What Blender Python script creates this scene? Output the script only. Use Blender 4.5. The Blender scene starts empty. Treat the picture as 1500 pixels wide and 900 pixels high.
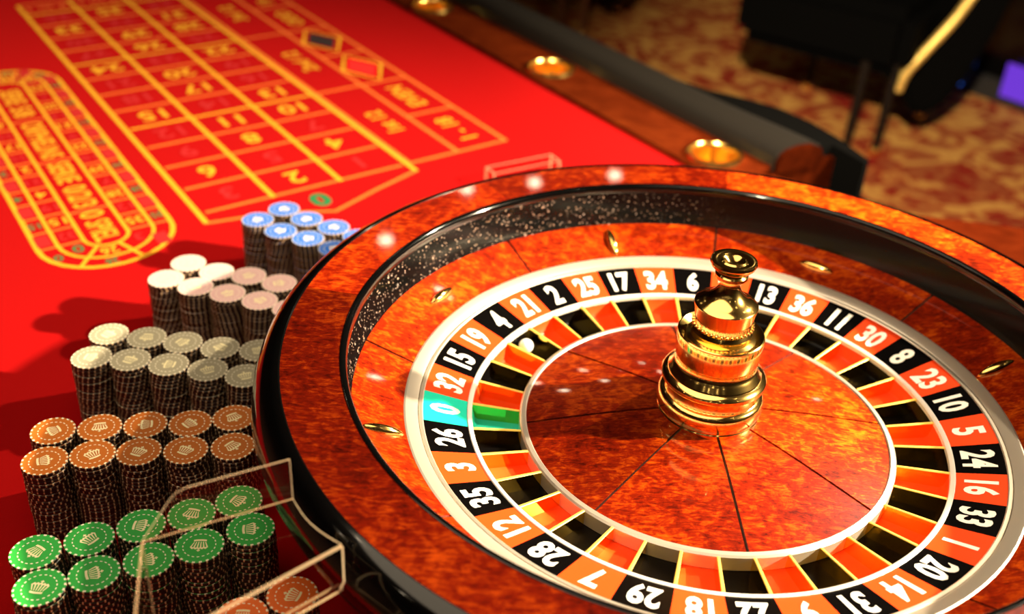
import bpy, bmesh, math, random
from mathutils import Vector, Matrix
random.seed(7)
PI = math.pi
SC = bpy.context.scene
COL = SC.collection
ZT = -0.122          # felt height (the number ring of the wheel is z = 0)
ZF = -0.90           # carpet
ZC = 2.0             # ceiling

# ------------------------------------------------------------------ camera
cd = bpy.data.cameras.new('camera'); cam = bpy.data.objects.new('camera', cd); COL.objects.link(cam)
cx, cu, cf = ((0.9983247, 0.0305358, 0.0491459), (-0.0578598, 0.5268716, 0.8479732), (0.0, 0.8493962, -0.5277558))
cam.matrix_world = Matrix(((cx[0], cu[0], -cf[0], -0.1805693), (cx[1], cu[1], -cf[1], -0.7827555),
                           (cx[2], cu[2], -cf[2], 0.5821309), (0, 0, 0, 1)))
cd.sensor_width = 36.0; cd.lens = 36.0 * 1584.4959 / 1500.0; cd.clip_start = 0.02; cd.clip_end = 60
cd.dof.use_dof = True; cd.dof.focus_distance = 0.90; cd.dof.aperture_fstop = 3.6
SC.camera = cam

# ------------------------------------------------------------------ world and light
w = bpy.data.worlds.new('world'); SC.world = w; w.use_nodes = True
w.node_tree.nodes['Background'].inputs[0].default_value = (0.9, 0.5, 0.25, 1)
w.node_tree.nodes['Background'].inputs[1].default_value = 0.05
VS = SC.view_settings
VS.view_transform = 'Standard'; VS.look = 'None'; VS.exposure = 0.0; VS.gamma = 1.0; VS.use_curve_mapping = False
KEY_POS, KEY_W, KEY_C = (2.7, -0.05, 1.66), 2600, (1.0, 0.80, 0.54)
FILL_POS, FILL_W, FILL_C = (1.70, 1.15, 1.78), 440, (1.0, 0.80, 0.54)
TOP_W = 38
CARPET_POS, CARPET_W = (-0.50, -1.50, 1.93), 2100
LAMP_W = 26

def light(name, kind, loc, target, watts, col, size, parent=None, cone=70, blend=0.5):
    l = bpy.data.lights.new(name, kind); l.energy = watts; l.color = col
    if kind == 'SPOT':
        l.shadow_soft_size = size; l.spot_size = math.radians(cone); l.spot_blend = blend
    elif kind == 'AREA':
        l.shape = 'DISK'; l.size = size
    o = bpy.data.objects.new(name, l); COL.objects.link(o); o.location = loc
    o.rotation_euler = (Vector(target) - Vector(loc)).to_track_quat('-Z', 'Y').to_euler()
    return o
key = light('spot_beam', 'SPOT', KEY_POS, (-0.12, -0.02, -0.05), KEY_W, KEY_C, 0.04, cone=60, blend=1.0)
fill = light('spot_beam', 'SPOT', FILL_POS, (0.0, 0.0, 0.0), FILL_W, FILL_C, 0.03, cone=64, blend=1.0)
top = light('overhead_fill', 'AREA', (-0.55, -0.15, 1.955), (-0.45, -0.05, 0), TOP_W, (1.0, 0.80, 0.55), 2.4)  # added soft fill over the table, no ceiling panel is modelled
carp = light('spot_beam', 'SPOT', CARPET_POS, (1.40, 3.05, ZF), CARPET_W, (1.0, 0.80, 0.52), 0.06, cone=34, blend=0.9)  # added spot that brightens the carpet, also under the chair

# ------------------------------------------------------------------ materials
def mat(name, col=(0.5, 0.5, 0.5), rough=0.5, metal=0.0, coat=0.0, spec=0.5, coat_rough=0.05):
    m = bpy.data.materials.new(name); m.use_nodes = True
    b = m.node_tree.nodes['Principled BSDF']
    b.inputs['Base Color'].default_value = (*col, 1); b.inputs['Roughness'].default_value = rough
    b.inputs['Metallic'].default_value = metal; b.inputs['Coat Weight'].default_value = coat
    b.inputs['Coat Roughness'].default_value = coat_rough; b.inputs['Specular IOR Level'].default_value = spec
    return m
class N:
    """small node helper"""
    def __init__(s, m): s.t = m.node_tree; s.b = s.t.nodes['Principled BSDF']
    def n(s, kind, **k):
        o = s.t.nodes.new(kind)
        for a, v in k.items(): setattr(o, a, v)
        return o
    def l(s, a, b): s.t.links.new(a, b)
    def inp(s, sock, v):
        if isinstance(v, (int, float)): sock.default_value = v
        else: s.l(v, sock)
    def math(s, op, a, b=0.0, c=0.0):
        o = s.n('ShaderNodeMath', operation=op)
        for i, v in enumerate((a, b, c)): s.inp(o.inputs[i], v)
        return o.outputs[0]
    def mix(s, f, a, b):
        o = s.n('ShaderNodeMix', data_type='RGBA')
        s.inp(o.inputs[0], f)
        for i, v in ((6, a), (7, b)):
            if isinstance(v, tuple): o.inputs[i].default_value = (*v, 1)
            else: s.l(v, o.inputs[i])
        return o.outputs[2]
    def noise(s, vec, scale, detail=4, rough=0.6, dist=0.0):
        o = s.n('ShaderNodeTexNoise'); o.inputs['Scale'].default_value = scale; o.inputs['Detail'].default_value = detail
        o.inputs['Roughness'].default_value = rough; o.inputs['Distortion'].default_value = dist
        if vec is not None: s.l(vec, o.inputs['Vector'])
        return o.outputs[0]
    def ramp(s, f, stops):
        o = s.n('ShaderNodeValToRGB'); e = o.color_ramp.elements
        while len(e) < len(stops): e.new(0.5)
        for i, (p, c) in enumerate(stops): e[i].position = p; e[i].color = (*c, 1)
        s.l(f, o.inputs[0]); return o.outputs[0]
    def obj(s): return s.n('ShaderNodeTexCoord').outputs['Object']
    def bump(s, h, strength, dist=0.001):
        o = s.n('ShaderNodeBump'); o.inputs['Strength'].default_value = strength; o.inputs['Distance'].default_value = dist
        s.l(h, o.inputs['Height']); return o.outputs[0]

def wood(name, dark, mid, bright, scale=62, rough=0.3, coat=0.9, use_col=True):
    m = mat(name, mid, rough, coat=coat, coat_rough=0.035, spec=0.12 if coat > 0 else 0.0); g = N(m); v = g.obj()
    # burl: swirling cells, broken by a rippled figure
    n1 = g.noise(v, scale, 7, 0.68, 1.1)
    mp = g.n('ShaderNodeMapping'); mp.inputs['Scale'].default_value = (0.45, 1.7, 1.0); mp.inputs['Rotation'].default_value = (0, 0, 0.25)
    g.l(v, mp.inputs[0])
    n2 = g.noise(mp.outputs[0], scale * 2.6, 4, 0.65, 1.2); n3 = g.noise(v, 11, 3, 0.5, 0.8)
    f = g.math('ADD', g.math('MULTIPLY', n1, 0.38), g.math('ADD', g.math('MULTIPLY', n2, 0.40), g.math('MULTIPLY', n3, 0.22)))
    c = g.ramp(f, [(0.38, dark), (0.50, mid), (0.62, bright)])
    if use_col:
        oi = g.n('ShaderNodeObjectInfo')
        mm = g.n('ShaderNodeMix', data_type='RGBA', blend_type='MULTIPLY'); mm.inputs[0].default_value = 1
        g.l(c, mm.inputs[6]); g.l(oi.outputs['Color'], mm.inputs[7]); c = mm.outputs[2]
    g.l(c, g.b.inputs['Base Color'])
    g.l(g.bump(f, 0.22, 0.0010), g.b.inputs['Normal'])
    return m
M = {}
M['rim_wood'] = wood('burl_rim', (0.055, 0.0025, 0.0005), (0.22, 0.010, 0.0008), (0.58, 0.075, 0.003))
M['track_wood'] = wood('burl_track', (0.075, 0.0035, 0.0006), (0.26, 0.014, 0.0008), (0.60, 0.090, 0.003))
M['cone_wood'] = wood('burl_cone', (0.055, 0.0025, 0.0005), (0.23, 0.011, 0.0008), (0.58, 0.080, 0.0025), 66)
M['rail_wood'] = wood('rail_wood', (0.042, 0.005, 0.001), (0.075, 0.010, 0.002), (0.11, 0.017, 0.003), 9, 0.75, 0.0, False)
M['end_wood'] = wood('end_wood', (0.010, 0.0014, 0.0004), (0.022, 0.0028, 0.0006), (0.036, 0.005, 0.001), 9, 0.75, 0.0, False)
M['deck_wood'] = wood('deck_wood', (0.030, 0.0036, 0.0008), (0.050, 0.0060, 0.0012), (0.072, 0.010, 0.002), 9, 0.8, 0.0, False)
M['seam'] = mat('dark_inlay', (0.035, 0.012, 0.004), 0.4, coat=0.5)
M['lacquer'] = mat('black_lacquer', (0.0015, 0.0015, 0.0015), 0.10, coat=0.25, coat_rough=0.02, spec=0.35)
M['leather'] = mat('black_leather', (0.008, 0.0065, 0.005), 0.5, spec=0.3)
M['dark_pad'] = mat('black_upholstery', (0.001, 0.001, 0.001), 0.9, spec=0.03)
M['dark_leg'] = mat('dark_brown_leg', (0.005, 0.003, 0.002), 0.5, spec=0.2)
M['brown_leg'] = mat('brown_leg', (0.09, 0.03, 0.01), 0.4)
M['steel'] = mat('bright_steel', (0.86, 0.78, 0.66), 0.30, 0.75)
M['white_ring'] = mat('pale_ring', (0.9, 0.86, 0.8), 0.25, 0.25)
M['gold'] = mat('polished_gold', (1.0, 0.69, 0.20), 0.13, 1.0)
M['fret_gold'] = mat('satin_gold', (1.0, 0.66, 0.10), 0.07, 1.0)
M['fret_edge'] = mat('bright_brass_edge', (1.0, 0.66, 0.12), 0.45, 0.35)
M['trim_gold'] = mat('satin_trim', (1.0, 0.70, 0.2), 0.38, 0.75)
M['cup_gold'] = mat('brass', (0.95, 0.62, 0.16), 0.22, 1.0)
M['red'] = mat('red_enamel', (0.90, 0.058, 0.006), 0.4, spec=0.25)
M['black'] = mat('black_enamel', (0.0015, 0.0012, 0.0012), 0.25, spec=0.12)
M['green'] = mat('green_enamel', (0.01, 0.62, 0.45), 0.3, coat=0.3)
M['ink_white'] = mat('white_numerals', (0.93, 0.90, 0.84), 0.45)
M['yellow_ink'] = mat('yellow_print', (0.60, 0.31, 0.004), 0.75)
M['orange_ink'] = mat('orange_print', (0.62, 0.13, 0.008), 0.75)
M['dark_red_ink'] = mat('dark_red_print', (0.36, 0.0, 0.001), 0.8)
M['bright_red_ink'] = mat('bright_red_print', (0.95, 0.004, 0.004), 0.75)
M['black_ink'] = mat('black_print', (0.01, 0.002, 0.004), 0.8)
M['green_ink'] = mat('green_print', (0.0, 0.14, 0.04), 0.8)
M['ball'] = mat('ivory_ball', (0.92, 0.90, 0.84), 0.2, coat=0.5)
M['soot'] = mat('matt_black', (0.006, 0.005, 0.005), 0.8)
M['ceiling'] = mat('dark_ceiling', (0.05, 0.02, 0.01), 0.8)
M['wall'] = mat('dark_wall', (0.10, 0.035, 0.012), 0.7)
M['chrome'] = mat('lamp_trim', (0.8, 0.7, 0.55), 0.3, 1.0)

def felt_mat():
    m = mat('red_felt', (0.62, 0.003, 0.003), 0.95, spec=0.1); g = N(m); v = g.obj()
    f = g.noise(v, 900, 2, 0.5)
    g.l(g.mix(f, (0.28, 0.0005, 0.0007), (0.36, 0.0012, 0.0015)), g.b.inputs['Base Color'])
    g.l(g.bump(f, 0.25, 0.0006), g.b.inputs['Normal'])
    return m
M['felt'] = felt_mat()

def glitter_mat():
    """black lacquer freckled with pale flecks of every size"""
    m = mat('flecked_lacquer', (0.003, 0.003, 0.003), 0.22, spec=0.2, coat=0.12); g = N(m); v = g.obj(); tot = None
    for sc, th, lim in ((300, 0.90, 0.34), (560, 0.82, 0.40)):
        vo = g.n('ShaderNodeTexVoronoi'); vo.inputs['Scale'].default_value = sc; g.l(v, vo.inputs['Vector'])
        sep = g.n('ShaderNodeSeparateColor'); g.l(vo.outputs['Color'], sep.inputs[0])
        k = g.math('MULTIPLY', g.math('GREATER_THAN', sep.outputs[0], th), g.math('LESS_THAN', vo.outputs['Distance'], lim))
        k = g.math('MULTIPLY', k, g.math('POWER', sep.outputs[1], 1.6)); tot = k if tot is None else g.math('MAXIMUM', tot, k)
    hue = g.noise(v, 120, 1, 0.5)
    sx = g.n('ShaderNodeSeparateXYZ'); g.l(v, sx.inputs[0]); shade_fade = g.n('ShaderNodeClamp'); g.l(g.math('MULTIPLY_ADD', sx.outputs[0], -5.0, 0.35), shade_fade.inputs[0]); tot = g.math('MULTIPLY', tot, shade_fade.outputs[0])   # flecks fade towards +x: the wall's shaded side is put into the mask
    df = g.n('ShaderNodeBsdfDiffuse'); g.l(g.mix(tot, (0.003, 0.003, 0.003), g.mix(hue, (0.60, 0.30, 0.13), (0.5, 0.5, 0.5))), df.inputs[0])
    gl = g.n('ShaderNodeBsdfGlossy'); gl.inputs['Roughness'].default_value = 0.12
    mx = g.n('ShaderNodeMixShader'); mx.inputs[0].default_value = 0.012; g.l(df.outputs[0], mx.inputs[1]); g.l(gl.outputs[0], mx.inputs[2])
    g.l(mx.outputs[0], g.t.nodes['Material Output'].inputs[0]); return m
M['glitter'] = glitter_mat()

def carpet_mat():
    m = mat('patterned_carpet', (0.3, 0.12, 0.03), 0.95, spec=0.1); g = N(m); v = g.obj()
    n1 = g.noise(v, 6.0, 2, 0.5, 2.0); n2 = g.noise(v, 14.0, 2, 0.5, 1.0); n3 = g.noise(v, 160, 2, 0.5)
    a = g.ramp(n1, [(0.45, (0.20, 0.005, 0.004)), (0.50, (0.34, 0.08, 0.02)), (0.56, (0.52, 0.27, 0.065))])
    b = g.ramp(n2, [(0.44, (0.22, 0.008, 0.005)), (0.53, (0.50, 0.27, 0.075))])
    c = g.mix(0.25, a, b)
    g.l(g.mix(g.math('MULTIPLY', n3, 0.3), c, (0.05, 0.01, 0.004)), g.b.inputs['Base Color'])
    g.l(g.bump(n3, 0.4, 0.004), g.b.inputs['Normal'])
    return m
M['carpet'] = carpet_mat()

def acrylic(name, tint, edge=0.0):
    m = bpy.data.materials.new(name); m.use_nodes = True; t = m.node_tree; t.nodes.clear()
    out = t.nodes.new('ShaderNodeOutputMaterial'); tr = t.nodes.new('ShaderNodeBsdfTransparent'); tr.inputs[0].default_value = (*tint, 1)
    gl = t.nodes.new('ShaderNodeBsdfGlossy'); gl.inputs['Roughness'].default_value = 0.03; gl.inputs[0].default_value = (1, 0.95, 0.88, 1)
    fr = t.nodes.new('ShaderNodeFresnel'); fr.inputs[0].default_value = 1.35
    ge = t.nodes.new('ShaderNodeNewGeometry'); ou = t.nodes.new('ShaderNodeMath'); ou.operation = 'SUBTRACT'; ou.inputs[0].default_value = 1; t.links.new(ge.outputs['Backfacing'], ou.inputs[1])
    fm = t.nodes.new('ShaderNodeMath'); fm.operation = 'MULTIPLY'; t.links.new(fr.outputs[0], fm.inputs[0]); t.links.new(ou.outputs[0], fm.inputs[1])
    mx = t.nodes.new('ShaderNodeMixShader'); t.links.new(fm.outputs[0], mx.inputs[0]); t.links.new(tr.outputs[0], mx.inputs[1]); t.links.new(gl.outputs[0], mx.inputs[2])
    last = mx.outputs[0]
    if edge:
        df = t.nodes.new('ShaderNodeBsdfDiffuse'); df.inputs[0].default_value = (0.70, 0.54, 0.34, 1)
        tl = t.nodes.new('ShaderNodeBsdfTranslucent'); tl.inputs[0].default_value = (0.75, 0.60, 0.40, 1)
        ms = t.nodes.new('ShaderNodeMixShader'); ms.inputs[0].default_value = 0.5
        t.links.new(df.outputs[0], ms.inputs[1]); t.links.new(tl.outputs[0], ms.inputs[2])
        m2 = t.nodes.new('ShaderNodeMixShader'); m2.inputs[0].default_value = edge
        t.links.new(last, m2.inputs[1]); t.links.new(ms.outputs[0], m2.inputs[2]); last = m2.outputs[0]
    t.links.new(last, out.inputs[0]); return m
M['acrylic'] = acrylic('clear_acrylic', (0.97, 0.955, 0.93))
M['acrylic_edge'] = acrylic('acrylic_edge', (0.9, 0.85, 0.75), 0.6)

def emis(name, col, s):
    m = mat(name, (0, 0, 0)); b = m.node_tree.nodes['Principled BSDF']
    b.inputs['Emission Color'].default_value = (*col, 1); b.inputs['Emission Strength'].default_value = s; return m
M['lamp'] = emis('lamp_face', (1.0, 0.80, 0.55), 34)
M['blue_led'] = emis('blue_led', (0.04, 0.15, 0.8), 1.2)
M['purple_led'] = emis('purple_led', (0.22, 0.05, 0.95), 0.7)

def chip_mat(name, top, side):
    m = mat(name, top, 0.45); g = N(m); v = g.obj()
    s = g.n('ShaderNodeSeparateXYZ'); g.l(v, s.inputs[0]); X, Y, Z = s.outputs
    r = g.math('SQRT', g.math('ADD', g.math('MULTIPLY', X, X), g.math('MULTIPLY', Y, Y)))
    a = g.math('MULTIPLY', g.math('ARCTAN2', Y, X), 1 / (2 * PI))
    def dash(n, duty): return g.math('LESS_THAN', g.math('FRACT', g.math('ADD', g.math('MULTIPLY', a, n), 10.0)), duty)
    rim = g.math('GREATER_THAN', r, 0.0177)
    edge = g.math('MULTIPLY', rim, dash(22, 0.44))
    near = lambda x, wd: g.math('LESS_THAN', g.math('ABSOLUTE', g.math('SUBTRACT', r, x)), wd)
    ring = g.math('MULTIPLY', near(0.0127, 0.00045), dash(20, 0.5))
    up = g.math('GREATER_THAN', Z, 0.00368)
    c_top = g.mix(g.math('MAXIMUM', edge, ring), top, (0.86, 0.80, 0.62))
    tick = g.math('MULTIPLY', dash(22, 0.24), g.math('GREATER_THAN', Z, 0.0013))
    c_side = g.mix(tick, side, (0.72, 0.47, 0.25))
    g.l(g.mix(up, c_side, c_top), g.b.inputs['Base Color'])
    return m
M['crown'] = mat('cream_print', (0.86, 0.78, 0.48), 0.5)
CHIPS = {'green': ((0.025, 0.36, 0.05), (0.012, 0.012, 0.006)), 'brown': ((0.46, 0.125, 0.013), (0.020, 0.005, 0.003)),
         'gray': ((0.35, 0.32, 0.225), (0.020, 0.006, 0.004)), 'pink': ((0.66, 0.42, 0.42), (0.024, 0.008, 0.006)),
         'blue': ((0.014, 0.13, 0.60), (0.016, 0.006, 0.008)), 'orange': ((0.80, 0.14, 0.012), (0.020, 0.006, 0.003))}
for k, (a, b) in CHIPS.items(): M['chip_' + k] = chip_mat(k + '_chip', a, b)

# ------------------------------------------------------------------ mesh helpers
def link_mesh(name, me, parent=None, kind=None):
    o = bpy.data.objects.new(name, me); COL.objects.link(o)
    if parent is not None:
        o.parent = parent
        if parent.type == 'EMPTY': o.matrix_parent_inverse = parent.matrix_basis.inverted()
    if kind: o['kind'] = kind
    return o
def obj(name, bm, mats, parent=None, smooth=False, kind=None, angle=40):
    bmesh.ops.recalc_face_normals(bm, faces=bm.faces[:])
    me = bpy.data.meshes.new(name); bm.to_mesh(me); bm.free()
    for m in (mats if isinstance(mats, (list, tuple)) else [mats]): me.materials.append(m)
    if smooth:
        me.polygons.foreach_set('use_smooth', [True] * len(me.polygons))
        me.set_sharp_from_angle(angle=math.radians(angle))
    return link_mesh(name, me, parent, kind)
def empty(name, loc, rotz=0.0, label=None, cat=None, group=None):
    o = bpy.data.objects.new(name, None); COL.objects.link(o); o.location = loc; o.rotation_euler = (0, 0, rotz)
    o.empty_display_size = 0.05; tag(o, label, cat, group); return o
def tag(o, label=None, cat=None, group=None, kind=None):
    if label: o['label'] = label
    if cat: o['category'] = cat
    if group: o['group'] = group
    if kind: o['kind'] = kind
    return o
def lathe(bm, prof, seg=96, closed=False, center=(0, 0), mi=0):
    """revolve an (r, z) profile round the vertical through center"""
    rings = []
    for r, z in prof:
        if r < 1e-6: rings.append([bm.verts.new((center[0], center[1], z))])
        else: rings.append([bm.verts.new((center[0] + r * math.cos(2 * PI * i / seg), center[1] + r * math.sin(2 * PI * i / seg), z)) for i in range(seg)])
    pairs = list(zip(rings, rings[1:])) + ([(rings[-1], rings[0])] if closed else [])
    for A, B in pairs:
        for i in range(seg):
            j = (i + 1) % seg
            q = [A[i % len(A)], A[j % len(A)], B[j % len(B)], B[i % len(B)]]
            u = []
            for v in q:
                if v not in u: u.append(v)
            if len(u) > 2:
                f = bm.faces.new(u); f.material_index = mi
    return bm
def sweep(bm, prof, a0, a1, n, mi=0):
    """a closed (r, z) profile swept from angle a0 to a1 with end caps"""
    rings = [[bm.verts.new((r * math.cos(a), r * math.sin(a), z)) for r, z in prof] for a in [a0 + (a1 - a0) * i / n for i in range(n + 1)]]
    k = len(prof)
    for A, B in zip(rings, rings[1:]):
        for i in range(k): bm.faces.new((A[i], A[(i + 1) % k], B[(i + 1) % k], B[i])).material_index = mi
    bm.faces.new(rings[0]); bm.faces.new(rings[-1][::-1]); return bm
def box(bm, lo, hi, mx=None, mi=0):
    vs = [bm.verts.new(Vector((x, y, z)) if mx is None else mx @ Vector((x, y, z))) for x in (lo[0], hi[0]) for y in (lo[1], hi[1]) for z in (lo[2], hi[2])]
    for f in ((0, 1, 3, 2), (4, 6, 7, 5), (0, 4, 5, 1), (2, 3, 7, 6), (0, 2, 6, 4), (1, 5, 7, 3)):
        bm.faces.new([vs[i] for i in f]).material_index = mi
    return bm
def prism(bm, poly, z0, z1, mi=0):
    a = [bm.verts.new((x, y, z0)) for x, y in poly]; b = [bm.verts.new((x, y, z1)) for x, y in poly]; n = len(poly)
    bm.faces.new(a[::-1]).material_index = mi; bm.faces.new(b).material_index = mi
    for i in range(n): bm.faces.new((a[i], a[(i + 1) % n], b[(i + 1) % n], b[i])).material_index = mi
    return bm
def tube(bm, pts, rad, seg=10, closed=False, mi=0):
    pts = [Vector(p) for p in pts]; rings = []; n = len(pts)
    for i, p in enumerate(pts):
        d = (pts[(i + 1) % n] if closed or i < n - 1 else p) - (pts[i - 1] if closed or i > 0 else p)
        d.normalize(); a = d.cross(Vector((0, 0, 1)));
        if a.length < 1e-3: a = d.cross(Vector((1, 0, 0)))
        a.normalize(); b = d.cross(a); rr = rad[i] if isinstance(rad, (list, tuple)) else rad
        rings.append([bm.verts.new(p + a * rr * math.cos(2 * PI * k / seg) + b * rr * math.sin(2 * PI * k / seg)) for k in range(seg)])
    for A, B in list(zip(rings, rings[1:])) + ([(rings[-1], rings[0])] if closed else []):
        for k in range(seg): bm.faces.new((A[k], A[(k + 1) % seg], B[(k + 1) % seg], B[k])).material_index = mi
    if not closed: bm.faces.new(rings[0]); bm.faces.new(rings[-1][::-1])
    return bm
def smooth_pts(pts, n=6):
    """Catmull-Rom through pts"""
    P = [Vector(p) for p in pts]; out = []
    for i in range(len(P) - 1):
        a, b, c, d = P[max(i - 1, 0)], P[i], P[i + 1], P[min(i + 2, len(P) - 1)]
        for k in range(n):
            t = k / n
            out.append(0.5 * ((2 * b) + (-a + c) * t + (2 * a - 5 * b + 4 * c - d) * t * t + (-a + 3 * b - 3 * c + d) * t ** 3))
    return out + [P[-1]]
_txt = {}
def text_geo(s, bold=0.02):
    """vertices and faces of a word in the built-in font: cap height 1, centred on the origin, and its width"""
    if (s, bold) in _txt: return _txt[(s, bold)]
    c = bpy.data.curves.new('lettering', 'FONT'); c.body = s; c.size = 1.0; c.offset = bold; c.resolution_u = 3; c.fill_mode = 'FRONT'
    o = bpy.data.objects.new('lettering', c); COL.objects.link(o)
    me = bpy.data.meshes.new_from_object(o.evaluated_get(bpy.context.evaluated_depsgraph_get()))
    V = [(v.co.x, v.co.y) for v in me.vertices]; F = [tuple(p.vertices) for p in me.polygons]
    bpy.data.objects.remove(o); bpy.data.curves.remove(c); bpy.data.meshes.remove(me)
    x0, x1 = min(v[0] for v in V), max(v[0] for v in V); y0, y1 = min(v[1] for v in V), max(v[1] for v in V)
    V = [((x - (x0 + x1) / 2) / (y1 - y0), (y - (y0 + y1) / 2) / (y1 - y0)) for x, y in V]
    _txt[(s, bold)] = (V, F, (x1 - x0) / (y1 - y0)); return _txt[(s, bold)]
def text_bm(bm, s, fn, h, wmax=None, bold=0.02, squeeze=1.0):
    V, F, wd = text_geo(s, bold); sx = h * squeeze
    if wmax and wd * sx > wmax: sx = wmax / wd
    vs = [bm.verts.new(fn(x * sx, y * h)) for x, y in V]
    for f in F:
        try: bm.faces.new([vs[i] for i in f])
        except ValueError: pass
    return bm
def dup(root, loc, rotz, label=None):
    r = root.copy(); COL.objects.link(r); r.location = loc; r.rotation_euler = (0, 0, rotz)
    if label: r['label'] = label
    for ch in list(root.children):
        c = ch.copy(); COL.objects.link(c); c.parent = r
        for g in list(ch.children):
            d = g.copy(); COL.objects.link(d); d.parent = c
    return r

# ------------------------------------------------------------------ the room
def room():
    b = bmesh.new(); box(b, (-4, -3.5, ZF - 0.1), (5.5, 7.5, ZF)); obj('floor', b, M['carpet'], kind='structure')
    b = bmesh.new(); box(b, (-4, -3.5, ZC), (5.5, 7.5, ZC + 0.1)); obj('ceiling', b, M['ceiling'], kind='structure')
    for nm, lo, hi in (('wall_back', (-4, 7.5, ZF), (5.5, 7.6, ZC)), ('wall_front', (-4, -3.6, ZF), (5.5, -3.5, ZC)),
                       ('wall_left', (-4.1, -3.5, ZF), (-4, 7.5, ZC)), ('wall_right', (5.5, -3.5, ZF), (5.6, 7.5, ZC))):
        b = bmesh.new(); box(b, lo, hi); obj(nm, b, M['wall'], kind='structure')
room()

# ------------------------------------------------------------------ the table
EU = Vector((-0.5807, 0.8141)); NV = Vector((0.8141, 0.5807))      # along the rail, and out across it
def S(s, d): p = EU * s + NV * d; return (p.x, p.y)
table = empty('roulette_table', (0, 0.4, ZF), 0, 'long roulette table with red felt, printed betting layout and padded black armrest', 'table')
TL = Matrix(((-0.58333018, 0.81846993), (0.80726046, 0.63185797))); T0 = Vector((-0.61392051, 0.55250458))
TL = Matrix(((-0.58333018, 0.80726046 * 0 + 0.81846993), (0.80726046, 0.63185797)))
def L(u, v, z=0.0003): p = TL @ Vector((u, v)) + T0; return (p.x, p.y, ZT + z)

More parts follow.
